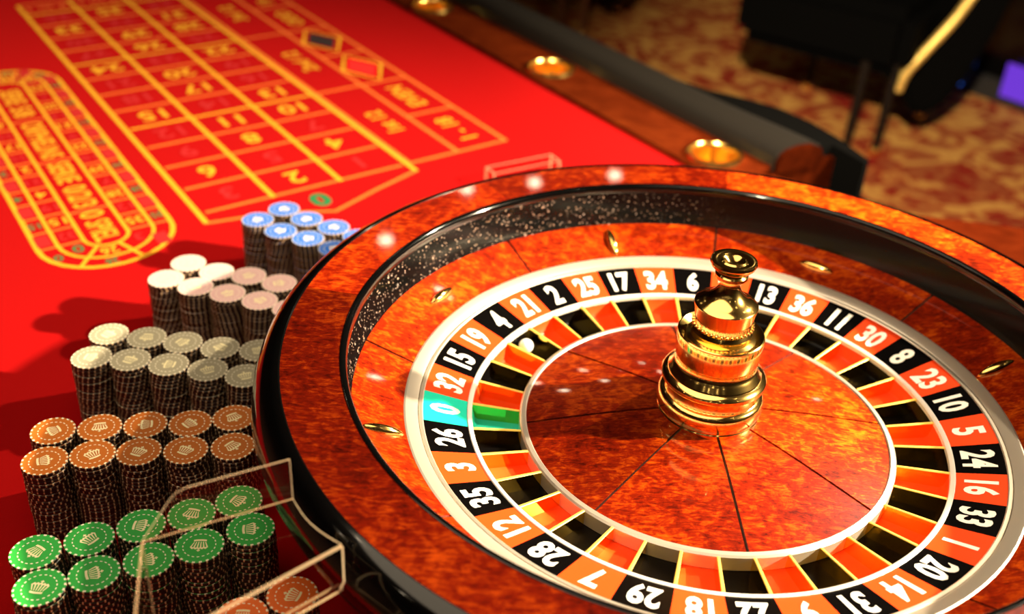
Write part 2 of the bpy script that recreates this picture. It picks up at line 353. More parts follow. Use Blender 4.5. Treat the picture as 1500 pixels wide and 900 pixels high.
CUPS = [S(0.603, 0.590), S(1.052, 0.586), S(1.490, 0.582), S(1.94, 0.58)]
def build_table():
    felt = [S(2.4, 0.537), S(2.4, -0.85), S(-0.28, -0.85), (0.158, -0.74), S(0.525, 0.537)]
    b = bmesh.new(); prism(b, felt[::-1], ZT - 0.02, ZT); o = obj('felt', b, M['felt'], table)
    deck = [(0.158, -0.74), (1.1, -0.74), (1.1, 0.57), (0.41, 0.675), S(0.525, 0.632), S(0.525, 0.537)]
    b = bmesh.new(); prism(b, deck, ZT - 0.02, ZT); obj('wheel_deck', b, M['deck_wood'], table)['label'] = 'brown wooden deck round the wheel'
    body = [S(2.38, 0.53), S(2.38, -0.83), S(-0.27, -0.83), (0.158, -0.72), (1.08, -0.72), (1.08, 0.55), (0.40, 0.655), S(0.535, 0.62), S(0.60, 0.53)]
    b = bmesh.new(); prism(b, body[::-1], ZT - 0.32, ZT - 0.0202); obj('apron', b, M['leather'], table)
    pad = [S(2.38, 0.68), S(2.38, 0.748), S(1.2, 0.748), S(0.974, 0.746), S(0.88, 0.756), S(0.82, 0.772), S(0.75, 0.806), S(0.69, 0.826), S(0.62, 0.828),
           S(0.55, 0.818), S(0.459, 0.792), S(0.455, 0.776), S(0.53, 0.786), S(0.535, 0.68)]
    b = bmesh.new(); prism(b, pad[::-1], ZT - 0.30, ZT + 0.016); obj('side_skirt', b, M['dark_pad'], table)['label'] = 'black skirt bulging out below the armrest'
    for x, y in (S(1.9, -0.1), S(0.3, -0.3), (0.6, -0.1)):
        b = bmesh.new(); lathe(b, [(0, ZF), (0.2, ZF), (0.2, ZF + 0.05), (0.09, ZF + 0.1), (0.09, ZT - 0.33), (0, ZT - 0.33)], 32, center=(x, y)); obj('pedestal', b, M['leather'], table, True)
    # wooden rail with a round hole for every cup
    zr = ZT + 0.008
    b = bmesh.new(); edges = []
    def loop(pts):
        vs = [b.verts.new((x, y, zr)) for x, y in pts]
        edges.extend(b.edges.new((vs[i], vs[(i + 1) % len(vs)])) for i in range(len(vs)))
    rect = [S(2.4, 0.535), S(0.53, 0.535), S(0.53, 0.652), S(2.4, 0.652)]; loop(rect)
    for cxy in CUPS: loop([(cxy[0] + 0.040 * math.cos(2 * PI * k / 32), cxy[1] + 0.040 * math.sin(2 * PI * k / 32)) for k in range(32)])
    bmesh.ops.triangle_fill(b, edges=edges, use_beauty=True)
    for i in range(4):
        p, q = rect[i], rect[(i + 1) % 4]
        b.faces.new([b.verts.new((*p, zr)), b.verts.new((*q, zr)), b.verts.new((*q, ZT - 0.02)), b.verts.new((*p, ZT - 0.02))])
    obj('rail', b, M['rail_wood'], table)['label'] = 'red brown wooden rail with brass cup holders'
    for x, y in CUPS:
        b = bmesh.new(); lathe(b, [(0, ZT - 0.060), (0.036, ZT - 0.060), (0.0392, ZT - 0.055), (0.0396, zr - 0.010), (0.0400, zr + 0.001)], 40, center=(x, y))
        c = obj('cup_holder', b, M['cup_gold'], table, True)
        b = bmesh.new(); lathe(b, [(0.0385, zr - 0.004), (0.0385, zr + 0.003), (0.041, zr + 0.0065), (0.0455, zr + 0.006), (0.047, zr + 0.0005)], 40, center=(x, y))
        obj('rim', b, M['cup_gold'], c, True)
    # armrest
    prof = [(0.646, -0.02), (0.645, 0.018), (0.649, 0.030), (0.660, 0.038), (0.685, 0.041), (0.712, 0.038), (0.732, 0.028), (0.740, 0.010), (0.740, -0.012)]
    b = bmesh.new(); rows = []
    ss = [2.4 - 0.05 * i for i in range(38)] + [0.525]
    for s in ss:
        k = 1 + 0.14 * max(0, min(1, (0.75 - s) / 0.2)) ** 2 * (3 - 2 * max(0, min(1, (0.75 - s) / 0.2)))
        rows.append([b.verts.new((*S(s, 0.645 + (d - 0.645) * k), ZT + z)) for d, z in prof])
    for A, B in zip(rows, rows[1:]):
        for i in range(len(prof) - 1): b.faces.new((A[i], A[i + 1], B[i + 1], B[i]))
    b.faces.new(rows[0]); b.faces.new(rows[-1])
    obj('armrest', b, M['leather'], table, True, angle=50)
    b = bmesh.new(); k = 1.14
    pr = [(0.645 + (d - 0.645) * k * 0.96 + 0.002, z * 0.93 - 0.001) for d, z in prof]
    a0 = [b.verts.new((*S(0.5245, d), ZT + z)) for d, z in pr]; a1 = [b.verts.new((*S(0.517, d), ZT + z)) for d, z in pr]
    b.faces.new(a0); b.faces.new(a1[::-1])
    for i in range(len(pr)): b.faces.new((a0[i], a0[(i + 1) % len(pr)], a1[(i + 1) % len(pr)], a1[i]))
    box(b, (0.0, 0.0, -0.42), (0.012, 0.152, -0.0), Matrix.Translation((*S(0.529, 0.630), ZT)) @ Matrix(((-EU.x, NV.x, 0, 0), (-EU.y, NV.y, 0, 0), (0, 0, 1, 0), (0, 0, 0, 1))))
    obj('end_cap', b, M['end_wood'], table)['label'] = 'red brown wooden end of the armrest'
build_table()

# --- printed layout: flat ink on the felt
SU = 0.08310726; V_ = [0.0, 0.0980958, 0.203266, 0.30762, 0.40699294, 0.49691174]
def strip(b, pts, wd, z=0.0003, closed=False):
    P = [Vector(p) for p in pts]; n = len(P); A = []
    for i in range(n):
        p0 = P[i - 1] if (i or closed) else P[i]; p1 = P[(i + 1) % n] if (i < n - 1 or closed) else P[i]
        d = (p1 - p0).normalized(); nn = Vector((-d.y, d.x)) * wd / 2
        A.append((b.verts.new(L(*(P[i] + nn), z)), b.verts.new(L(*(P[i] - nn), z))))
    for i in range(n if closed else n - 1):
        a, c = A[i], A[(i + 1) % n]; b.faces.new((a[0], c[0], c[1], a[1]))
def layout():
    W = 0.0075
    b = bmesh.new()
    strip(b, [(-0.030, -0.010), (12.9 * SU, 0)], W, 0.00034); strip(b, [(-0.004, V_[1]), (12.9 * SU, V_[1])], W, 0.00034); strip(b, [(-0.004, V_[2]), (12.9 * SU, V_[2])], W, 0.00034)
    strip(b, [(-0.028, V_[3] + 0.008), (12.9 * SU, V_[3] - 0.004)], W, 0.00034)
    for u in (4, 8, 12): strip(b, [(u * SU, 0), (u * SU, V_[3])], W * 0.9, 0.00032)
    obj('long_line', b, M['yellow_ink'], table)['label'] = 'yellow long lines of the betting grid'
    b = bmesh.new()
    for u in (0, 1, 2, 3, 5, 6, 7, 9, 10, 11, 12.9): strip(b, [(u * SU, 0), (u * SU, V_[3])], W * 0.9, 0.0003)
    strip(b, [(0.0, V_[3] + 0.013), (12 * SU, V_[3] + 0.007)], W * 0.9); strip(b, [(0, V_[4]), (12 * SU, V_[4])], W * 0.9); strip(b, [(-0.003, V_[5]), (12 * SU, V_[5])], W * 0.9)
    for u in (0, 4, 8, 12): strip(b, [(u * SU, V_[3] + 0.012), (u * SU, V_[5])], W * 0.9, 0.00028)
    for u in (2, 6, 10): strip(b, [(u * SU, V_[4]), (u * SU, V_[5])], W * 0.9, 0.00028)
    strip(b, [(-0.030, -0.013), (-0.048, 0.079), (-0.087, 0.154), (-0.055, 0.235), (-0.027, 0.318)], W * 0.9)
    obj('cross_line', b, M['orange_ink'], table)['label'] = 'orange thinner lines of the betting grid'
    reds = {1, 3, 5, 7, 9, 12, 14, 16, 18, 19, 21, 23, 25, 27, 30, 32, 34, 36}
    num = lambda cu_, cv: (lambda x, y: L(cu_ - y, cv - x, 0.0004))
    for i in range(36):
        n = i + 1; row = i // 3; col = 2 - i % 3
        b = bmesh.new(); text_bm(b, str(n), num((row + 0.5) * SU, (V_[col] + V_[col + 1]) / 2), 0.040, 0.07)
        obj('printed_number', b, M['dark_red_ink' if n in reds else 'yellow_ink'], table)
    b = bmesh.new(); text_bm(b, '0', num(-0.044, 0.151), 0.042, 0.04, 0.05); obj('printed_number', b, M['green_ink'], table)['label'] = 'green printed zero'
    lab = lambda cu_, cv: (lambda x, y: L(cu_ + x, cv - y, 0.0004))
    for k, s in enumerate(('1st 12', '2nd 12', '3rd 12')):
        b = bmesh.new(); text_bm(b, s, lab((4 * k + 2) * SU, (V_[3] + V_[4]) / 2 + 0.006), 0.030, 0.2); obj('printed_word', b, M['yellow_ink'], table)
    for k, s in ((0, '1 - 18'), (1, 'EVEN'), (4, 'ODD'), (5, '19 - 36')):
        b = bmesh.new(); text_bm(b, s, lab((2 * k + 1) * SU, (V_[4] + V_[5]) / 2), 0.032, 0.12); obj('printed_word', b, M['yellow_ink'], table)
    for k in range(3):
        b = bmesh.new(); text_bm(b, '2 to 1', num(12.45 * SU, (V_[k] + V_[k + 1]) / 2), 0.026, 0.075); obj('printed_word', b, M['orange_ink'], table)
    for cu_, ink, word in ((0.415, 'bright_red_ink', 'red'), (0.588, 'black_ink', 'black')):
        b = bmesh.new(); q = [(cu_ + 0.074, 0.449), (cu_, 0.411), (cu_ - 0.074, 0.448), (cu_, 0.489)]
        strip(b, q, W, 0.00042, True); o = obj('diamond', b, M['yellow_ink'], table); o['label'] = 'yellow bordered %s diamond' % word
        b = bmesh.new(); b.faces.new([b.verts.new(L(cu_ + (u - cu_) * 0.72, 0.449 + (v - 0.449) * 0.72, 0.00044)) for u, v in q]); obj('diamond_fill', b, M[ink], o)
    # racetrack
    VC, U0, U1 = -0.1325, 0.004, 0.606
    sh = lambda u, v: (u, v + 0.017 * u)
    def pill(half, n=14):
        p = [(U0 - half * math.sin(t), VC + half * math.cos(t)) for t in [PI * i / n for i in range(n + 1)]]
        p += [(U1 + half * math.sin(t), VC - half * math.cos(t)) for t in [PI * i / n for i in range(n + 1)]]
        m = []
        for i, a in enumerate(p):
            c = p[(i + 1) % len(p)]; k = max(1, int((Vector(c) - Vector(a)).length / 0.05))
            m += [(a[0] + (c[0] - a[0]) * j / k, a[1] + (c[1] - a[1]) * j / k) for j in range(k)]
        return [sh(*a) for a in m]
    b = bmesh.new(); strip(b, pill(0.0845), 0.0065, 0.00034, True); obj('racetrack_outline', b, M['yellow_ink'], table)
    b = bmesh.new()
    for h in (0.060, 0.028): strip(b, pill(h), 0.005, 0.00034, True)
    seq = [0, 32, 15, 19, 4, 21, 2, 25, 17, 34, 6, 27, 13, 36, 11, 30, 8, 23, 10, 5, 24, 16, 33, 1, 20, 14, 31, 9, 22, 18, 29, 7, 28, 12, 35, 3, 26]
    NB = 13; D = (U1 - U0) / NB
    b2 = bmesh.new()
    for k in range(NB + 1):
        for sg in (1, -1): strip(b2, [sh(U0 + k * D, VC + sg * 0.028), sh(U0 + k * D, VC + sg * 0.0845)], 0.0045, 0.0003)
    for t in (PI * 0.40, PI * 0.70):
        strip(b, [sh(U0 - r * math.sin(t), VC + r * math.cos(t)) for r in (0.028, 0.0845)], 0.005, 0.00031)
    for k in range(1, 8):
        t = PI * k / 8; strip(b2, [sh(U1 + r * math.sin(t), VC - r * math.cos(t)) for r in (0.028, 0.0845)], 0.0045, 0.00031)
    for u in (0.088, 0.27, 0.445): strip(b2, [sh(u, VC - 0.026), sh(u, VC + 0.026)], 0.0045, 0.0003)
    obj('racetrack_line', b, M['yellow_ink'], table); obj('racetrack_divider', b2, M['orange_ink'], table)
    cells = {0: PI * 0.86, 26: PI * 0.55, 3: PI * 0.2}
    def spot(i, n, r):
        if n in cells: t = cells[n]; return (U0 - r * math.sin(t), VC + r * math.cos(t))
        if 1 <= i <= NB: return (U0 + (i - 0.5) * D, VC - r)
        j = 37 - i - 2
        if 1 <= j <= NB: return (U0 + (j - 0.5) * D, VC + r)
        t = PI * (i - NB - 0.5) / 8; return (U1 + r * math.sin(t), VC - r * math.cos(t))
    for i, n in enumerate(seq):
        cu_, cv = sh(*spot(i, n, 0.044))
        b = bmesh.new(); text_bm(b, str(n), num(cu_, cv), 0.021, 0.022)
        obj('racetrack_number', b, M['green_ink' if n == 0 else 'dark_red_ink' if n in reds else 'yellow_ink'], table)
        cu_, cv = sh(*spot(i, n, 0.074))
        if n in reds: 
            patch = bmesh.new(); patch.faces.new([patch.verts.new(L(cu_ + x * 0.016, cv + y * 0.009, 0.00036)) for x, y in ((-1, -1), (1, -1), (1, 1), (-1, 1))]); obj('racetrack_patch', patch, M['dark_red_ink'], table)
        else:
            b = bmesh.new(); text_bm(b, str(n), num(cu_, cv), 0.017, 0.016); obj('racetrack_number', b, M['green_ink'], table)
    tx = lambda cu_, cv: (lambda x, y: L(*sh(cu_ - x, cv + y), 0.0004))
    for s, a, c in (('0', 0.083, 0.062), ('SPIEL', 0.052, -0.012), ('SERIE', 0.262, 0.186), ('0/2/3', 0.172, 0.098), ('ORPHELINS', 0.435, 0.282), ('SERIE', 0.595, 0.525), ('5/8', 0.510, 0.465)):
        b = bmesh.new(); text_bm(b, s, tx((a + c) / 2, VC), 0.032, abs(a - c), 0.02, 1.3); obj('printed_word', b, M['yellow_ink'], table)
layout()

# ------------------------------------------------------------------ the roulette wheel
ORDER = [0, 32, 15, 19, 4, 21, 2, 25, 17, 34, 6, 27, 13, 36, 11, 30, 8, 23, 10, 5, 24, 16, 33, 1, 20, 14, 31, 9, 22, 18, 29, 7, 28, 12, 35, 3, 26]
REDS = {1, 3, 5, 7, 9, 12, 14, 16, 18, 19, 21, 23, 25, 27, 30, 32, 34, 36}
PHI0 = 3.2108; DA = 2 * PI / 37
wheel = empty('roulette', (0, 0, ZT), 0, 'large roulette wheel with glossy burl wood rim, numbered ring and gold turret', 'roulette wheel')
def build_wheel():
    # bowl
    b = bmesh.new()
    lathe(b, [(0.3724, 0.060), (0.3724, 0.0686), (0.3736, 0.0692), (0.3775, 0.0682), (0.3850, 0.0640), (0.3915, 0.0570), (0.3955, 0.0480), (0.3970, 0.0390), (0.3945, 0.031),
              (0.3860, 0.0220), (0.3660, 0.0070), (0.342, -0.010), (0.321, -0.033), (0.309, -0.058), (0.303, -0.085), (0.306, ZT + 0.012), (0.306, ZT + 0.0008), (0, ZT + 0.0008)], 160)
    for f in b.faces:
        if f.calc_center_median().z < 0.033: f.material_index = 1
    obj('bowl', b, [M['lacquer'], M['soot']], wheel, True)
    # rim panels
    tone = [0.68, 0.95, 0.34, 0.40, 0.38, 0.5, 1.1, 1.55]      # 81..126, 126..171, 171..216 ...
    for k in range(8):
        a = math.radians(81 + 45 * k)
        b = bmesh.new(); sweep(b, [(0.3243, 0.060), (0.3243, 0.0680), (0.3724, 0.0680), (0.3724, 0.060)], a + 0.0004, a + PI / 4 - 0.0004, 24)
        o = obj('rim_panel', b, M['rim_wood'], wheel, True, angle=30); o.color = (tone[k], tone[k] * (0.9 if tone[k] < 1 else 1.3), tone[k], 1)  # tint mixes veneer differences with the rim's light and dark sides
    # black lip and upright wall
    b = bmesh.new(); lathe(b, [(0.3243, 0.060), (0.3243, 0.0684), (0.3225, 0.0690), (0.3200, 0.0682), (0.3186, 0.0662), (0.3184, 0.0620), (0.3184, 0.060)], 160, True)
    obj('lip', b, M['lacquer'], wheel, True)
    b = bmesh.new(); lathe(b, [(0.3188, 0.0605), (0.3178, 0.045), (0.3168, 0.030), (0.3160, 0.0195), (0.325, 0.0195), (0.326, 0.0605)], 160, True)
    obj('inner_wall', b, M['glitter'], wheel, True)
    # ball track
    b = bmesh.new(); lathe(b, [(0.268, -0.012), (0.268, 0.0020), (0.318, 0.0215), (0.326, 0.012)], 128, True); obj('track_bed', b, M['seam'], wheel, True)
    tone = [0.85, 1.25, 1.05, 1.0, 1.0, 1.0, 1.0, 0.9]
    for k in range(8):
        a = math.radians(81.7 + 45 * k); g = 0.0042
        b = bmesh.new(); sweep(b, [(0.2705, 0.0022), (0.2705, 0.0042), (0.3166, 0.0225), (0.3166, 0.0205)], a + g, a + PI / 4 - g, 20)
        o = obj('track_panel', b, M['track_wood'], wheel, True, angle=30); o.color = (tone[k],) * 3 + (1,)
    beta = math.atan2(0.0183, 0.0461)
    for k in range(8):
        a = math.radians(14.6 + 45 * k); er = Vector((math.cos(a) * math.cos(beta), math.sin(a) * math.cos(beta), math.sin(beta)))
        et = Vector((-math.sin(a), math.cos(a), 0)); nn = er.cross(et); r0 = 0.292
        c0 = Vector((r0 * math.cos(a), r0 * math.sin(a), 0.0042 + (r0 - 0.2705) * math.tan(beta) - 0.0004))
        ax, ay = (er, et) if k % 2 == 0 else (et, er)
        b = bmesh.new(); ridge = []; ln, wd, ht = 0.020, 0.0056, 0.0062; rows = []
        for i in range(13):
            t = -1 + 2 * i / 12; w_ = wd * (1 - t * t) ** 0.8; h_ = ht * (1 - t * t) ** 0.6
            rows.append([b.verts.new(c0 + ax * ln * t + ay * w_ * math.cos(q) + nn * h_ * math.sin(q)) for q in [PI * j / 8 for j in range(9)]])
        for A, B in zip(rows, rows[1:]):
            for i in range(8): b.faces.new((A[i], A[i + 1], B[i + 1], B[i]))
        bmesh.ops.remove_doubles(b, verts=b.verts[:], dist=1e-5)
        obj('deflector', b, M['gold'], wheel, True, angle=60)
    # metal rings
    b = bmesh.new(); lathe(b, [(0.2592, -0.006), (0.2592, 0.0012), (0.2605, 0.0022), (0.2700, 0.0052), (0.2716, 0.0048), (0.2716, -0.006)], 160, True); obj('outer_ring', b, M['steel'], wheel, True, angle=30)
    b = bmesh.new(); lathe(b, [(0.2548, -0.006), (0.2548, 0.0006), (0.2556, 0.0013), (0.2580, 0.0014), (0.2586, 0.0008), (0.2586, -0.006)], 160, True); obj('rotor_ring', b, M['steel'], wheel, True, angle=30)
    b = bmesh.new(); lathe(b, [(0.2112, -0.0150), (0.2112, -0.0102), (0.2122, -0.0094), (0.2148, -0.0088), (0.2156, -0.0093), (0.2156, -0.0150)], 160, True); obj('separator_ring', b, M['white_ring'], wheel, True, angle=30)
    b = bmesh.new(); lathe(b, [(0.1618, -0.0240), (0.1622, -0.0158), (0.1632, -0.0149), (0.1665, -0.0155), (0.1682, -0.0170), (0.1685, -0.0300)], 160, True); obj('cone_ring', b, M['steel'], wheel, True, angle=30)
    b = bmesh.new(); lathe(b, [(0, -0.055), (0.262, -0.055), (0.262, -0.034), (0, -0.034)], 96); obj('rotor_base', b, M['soot'], wheel, True)
    # numbers, pockets and frets
    zs = lambda r: -0.0098 + (r - 0.2156) * 0.0098 / 0.0394
    for i, n in enumerate(ORDER):
        ac = PHI0 - DA * i; m = M['green'] if n == 0 else M['red'] if n in REDS else M['black']
        b = bmesh.new(); sweep(b, [(0.2154, zs(0.2154) - 0.004), (0.2154, zs(0.2154)), (0.2550, 0.0), (0.2550, -0.004)], ac - DA / 2 + 2e-4, ac + DA / 2 - 2e-4, 4)
        p = obj('number_plate', b, m, wheel)
        if n == 0: p['label'] = 'green plate of the zero'
        rc = 0.2352
        fn = lambda x, y: ((rc + y) * math.cos(ac - x / rc), (rc + y) * math.sin(ac - x / rc), zs(rc + y) + 0.0003)
        b = bmesh.new(); text_bm(b, str(n), fn, 0.0272, 0.0250, 0.034, 0.70); obj('numeral', b, M['ink_white'], p)['label'] = 'white numeral %d' % n
        b = bmesh.new(); sweep(b, [(0.1680, -0.0335), (0.1680, -0.0305), (0.1760, -0.0298), (0.2060, -0.0275), (0.2088, -0.0250), (0.2112, -0.0140), (0.2130, -0.0140), (0.2130, -0.0335)], ac - DA / 2, ac + DA / 2, 4)
        obj('pocket', b, m, wheel, True, angle=50)
        af = ac - DA / 2; mx = Matrix.Rotation(af, 4, 'Z'); b = bmesh.new(); vs = []
        for r, zt, th in ((0.1684, -0.0160, 0.0013), (0.2114, -0.0112, 0.0016)):
            vs.append([b.verts.new(mx @ Vector((r, s * t, z))) for s, t, z in ((-1, th * 1.2, -0.031), (1, th * 1.2, -0.031), (1, th, zt - 0.0006), (0.6, th, zt), (-0.6, th, zt), (-1, th, zt - 0.0006))])
        for j in range(6): b.faces.new((vs[0][j], vs[0][(j + 1) % 6], vs[1][(j + 1) % 6], vs[1][j])).material_index = 1 if j in (2, 3, 4) else 0
        b.faces.new(vs[0]); b.faces.new(vs[1][::-1]); obj('fret', b, [M['fret_gold'], M['fret_edge']], wheel)
    # cone
    b = bmesh.new(); lathe(b, [(0, 0.0), (0.04, 0.0), (0.10, -0.0075), (0.1620, -0.0178), (0.1620, -0.034), (0, -0.034)], 96); obj('cone_bed', b, M['seam'], wheel, True)
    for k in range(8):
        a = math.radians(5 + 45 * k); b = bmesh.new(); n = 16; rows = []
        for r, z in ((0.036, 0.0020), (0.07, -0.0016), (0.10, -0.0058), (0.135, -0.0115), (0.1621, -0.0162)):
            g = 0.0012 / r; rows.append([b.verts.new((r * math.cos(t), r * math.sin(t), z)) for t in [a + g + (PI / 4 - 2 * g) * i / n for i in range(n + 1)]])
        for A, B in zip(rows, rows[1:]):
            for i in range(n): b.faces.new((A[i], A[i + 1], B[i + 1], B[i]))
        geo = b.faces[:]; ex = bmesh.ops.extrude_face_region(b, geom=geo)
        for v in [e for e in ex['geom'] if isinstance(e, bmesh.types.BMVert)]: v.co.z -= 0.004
        t = (1.35, 0.95, 0.66, 0.58, 0.62, 0.85, 1.0, 1.35)[k]  # lit side brighter and yellower, shaded side darker: light put into the tint
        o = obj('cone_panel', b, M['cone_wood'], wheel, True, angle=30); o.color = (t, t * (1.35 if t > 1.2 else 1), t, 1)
    # turret
    b = bmesh.new()
    lathe(b, [(0, 0.0), (0.0452, 0.0), (0.0456, 0.0045), (0.0448, 0.0055), (0.0448, 0.0065), (0.0462, 0.0085), (0.0470, 0.0125), (0.0470, 0.0175), (0.0462, 0.0205), (0.0445, 0.0228), (0.0415, 0.024), (0.0405, 0.028), (0.0410, 0.033), (0.0440, 0.0345),
              (0.0458, 0.037), (0.0458, 0.040), (0.0440, 0.0425), (0.0410, 0.0440), (0.0405, 0.0455), (0.0385, 0.0470), (0.0380, 0.0485), (0.0360, 0.0500), (0.0345, 0.0530), (0.034, 0.056), (0, 0.056)], 96)
    t = obj('turret', b, M['gold'], wheel, True, angle=35)
    b = bmesh.new()
    lathe(b, [(0, 0.0555), (0.0345, 0.0555), (0.0352, 0.0575), (0.0362, 0.060), (0.0370, 0.070), (0.0376, 0.081), (0.0372, 0.083), (0.0360, 0.0836), (0.0345, 0.0828), (0.0300, 0.0800), (0.0262, 0.0815), (0.0255, 0.0850),
              (0.0262, 0.0870), (0.0250, 0.0890), (0.0240, 0.0905), (0, 0.0905)], 96)
    obj('collar', b, M['gold'], t, True, angle=35)
    b = bmesh.new()      # beads round the neck of the collar
    for i in range(36):
        a = 2 * PI * i / 36; mx = Matrix.Translation((0.0252 * math.cos(a), 0.0252 * math.sin(a), 0.0925)); bmesh.ops.create_icosphere(b, subdivisions=1, radius=0.0018, matrix=mx)
    obj('bead_ring', b, M['gold'], t, True)
    b = bmesh.new()
    lathe(b, [(0, 0.0905), (0.0245, 0.0905), (0.0250, 0.094), (0.0244, 0.0965), (0.0248, 0.0985), (0.0256, 0.1050), (0.0268, 0.1105), (0.0270, 0.1120), (0.0262, 0.1130), (0.0215, 0.1150), (0.0165, 0.1185), (0.0125, 0.1228), (0.0100, 0.1270), (0.0085, 0.1310),
              (0.0085, 0.1345), (0.0120, 0.1362), (0.0140, 0.1385), (0.0138, 0.1410), (0.0125, 0.1425), (0.0150, 0.1455), (0.0185, 0.1490), (0.0196, 0.1520), (0.0190, 0.1540), (0.0176, 0.1545), (0.0110, 0.1530),
              (0.0095, 0.1540), (0.0078, 0.1532), (0.0045, 0.1505), (0, 0.1495)], 96)
    obj('finial', b, M['gold'], t, True, angle=35)
build_wheel()
ab = PHI0 - DA * 4
b = bmesh.new(); bmesh.ops.create_uvsphere(b, u_segments=24, v_segments=16, radius=0.0075)
o = obj('roulette_ball', b, M['ball'], None, True, angle=180); o.location = (0.2005 * math.cos(ab), 0.2005 * math.sin(ab), -0.0279 + 0.0075)
tag(o, 'small white ball lying in the black pocket under number 4', 'ball')

# ------------------------------------------------------------------ casino chips
CH, CR = 0.00385, 0.0197
STACKS = {
 'green': ([(-0.5414, -0.176), (-0.5058, -0.159), (-0.4702, -0.141), (-0.4338, -0.1246), (-0.3995, -0.1056)], [(-0.5243, -0.2122), (-0.4885, -0.1951), (-0.4527, -0.1778), (-0.4176, -0.159), (-0.3823, -0.1379)]),
 'brown': ([(-0.5857, -0.0291), (-0.5468, -0.02), (-0.5079, -0.0123), (-0.4688, -0.0067), (-0.4313, 0.005)], [(-0.5771, -0.0692), (-0.5399, -0.0572), (-0.5013, -0.0495), (-0.4615, -0.0444), (-0.4219, -0.0359)]),
 'gray': ([(-0.5904, 0.1295), (-0.5514, 0.1268), (-0.5125, 0.1225), (-0.473, 0.1167), (-0.434, 0.1158)], [(-0.593, 0.0875), (-0.5543, 0.0872), (-0.5154, 0.0827), (-0.4756, 0.0771), (-0.4373, 0.0718)]),
 'pink': ([(-0.5527, 0.2814), (-0.516, 0.266), (-0.4783, 0.261), (-0.4413, 0.249), (-0.4055, 0.2375)], [(-0.5668, 0.2447), (-0.5299, 0.2311), (-0.4924, 0.2217), (-0.4548, 0.2105), (-0.4185, 0.1974)]),
 'blue': ([(-0.4739, 0.4296), (-0.4413, 0.4061), (-0.4044, 0.3885), (-0.3703, 0.3673)], [(-0.4997, 0.3963), (-0.4657, 0.372), (-0.4297, 0.356), (-0.3945, 0.3350)]),
 'orange': ([(-0.3345, -0.2056), (-0.3670, -0.2290)], []),
}
ORD = ['top', 'second', 'third', 'fourth', 'fifth', 'sixth', 'seventh', 'eighth', 'ninth', 'tenth', 'eleventh', 'twelfth', 'thirteenth', 'fourteenth', 'fifteenth', 'sixteenth', 'seventeenth', 'eighteenth', 'nineteenth', 'bottom']
CROWN_ROT = [150, 20, 200, 60, 100, 170, 75, 35, 250, 310, 120]
def chip_mesh(col):
    b = bmesh.new(); lathe(b, [(0, 0), (CR - 0.0006, 0), (CR, 0.0005), (CR, CH - 0.0006), (CR - 0.0005, CH - 0.0001), (0.0, CH - 0.0001)], 56)
    me = bpy.data.meshes.new('casino_chip'); bmesh.ops.recalc_face_normals(b, faces=b.faces[:]); b.to_mesh(me); b.free()
    me.materials.append(M['chip_' + col]); me.polygons.foreach_set('use_smooth', [True] * len(me.polygons)); me.set_sharp_from_angle(angle=math.radians(35)); return me
def crown_mesh():
    b = bmesh.new(); z = CH + 0.00004; k = 0.0140
    def poly(p): b.faces.new([b.verts.new((x * k, y * k, z)) for x, y in p])
    arc = lambda x, y0: (x, y0 - 0.30 * (0.25 - x * x))
    n = 8; top = [arc(-0.36 + 0.72 * i / n, -0.26) for i in range(n + 1)]; bot = [arc(-0.36 + 0.72 * i / n, -0.40) for i in range(n + 1)]
    for i in range(n): poly([bot[i], bot[i + 1], top[i + 1], top[i]])
    for i in range(6):                        # upright bars fanning out
        x0 = -0.31 + 0.62 * i / 5; x1 = x0 * 1.52; y0 = arc(x0, -0.20)[1]; y1 = 0.24 - 0.9 * (x1 * x1) * 0.35
        poly([(x0 - 0.028, y0), (x0 + 0.028, y0), (x1 + 0.045, y1), (x1 - 0.045, y1)])
    for i in range(5):                        # tips joining the bars
        xa, xb = (-0.31 + 0.62 * i / 5) * 1.52, (-0.31 + 0.62 * (i + 1) / 5) * 1.52; xm = (xa + xb) / 2
        ya, yb = 0.24 - 0.315 * xa * xa, 0.24 - 0.315 * xb * xb
        poly([(xa - 0.02, ya - 0.05), (xb + 0.02, yb - 0.05), (xb, yb + 0.03), (xm, max(ya, yb) + 0.10), (xa, ya + 0.03)])
    for i in range(1):
        poly([(-0.035, 0.30), (0.035, 0.30), (0.035, 0.50), (-0.035, 0.50)]); poly([(-0.10, 0.37), (0.10, 0.37), (0.10, 0.44), (-0.10, 0.44)])
    me = bpy.data.meshes.new('crown_print'); bmesh.ops.recalc_face_normals(b, faces=b.faces[:]); b.to_mesh(me); b.free(); me.materials.append(M['crown']); return me
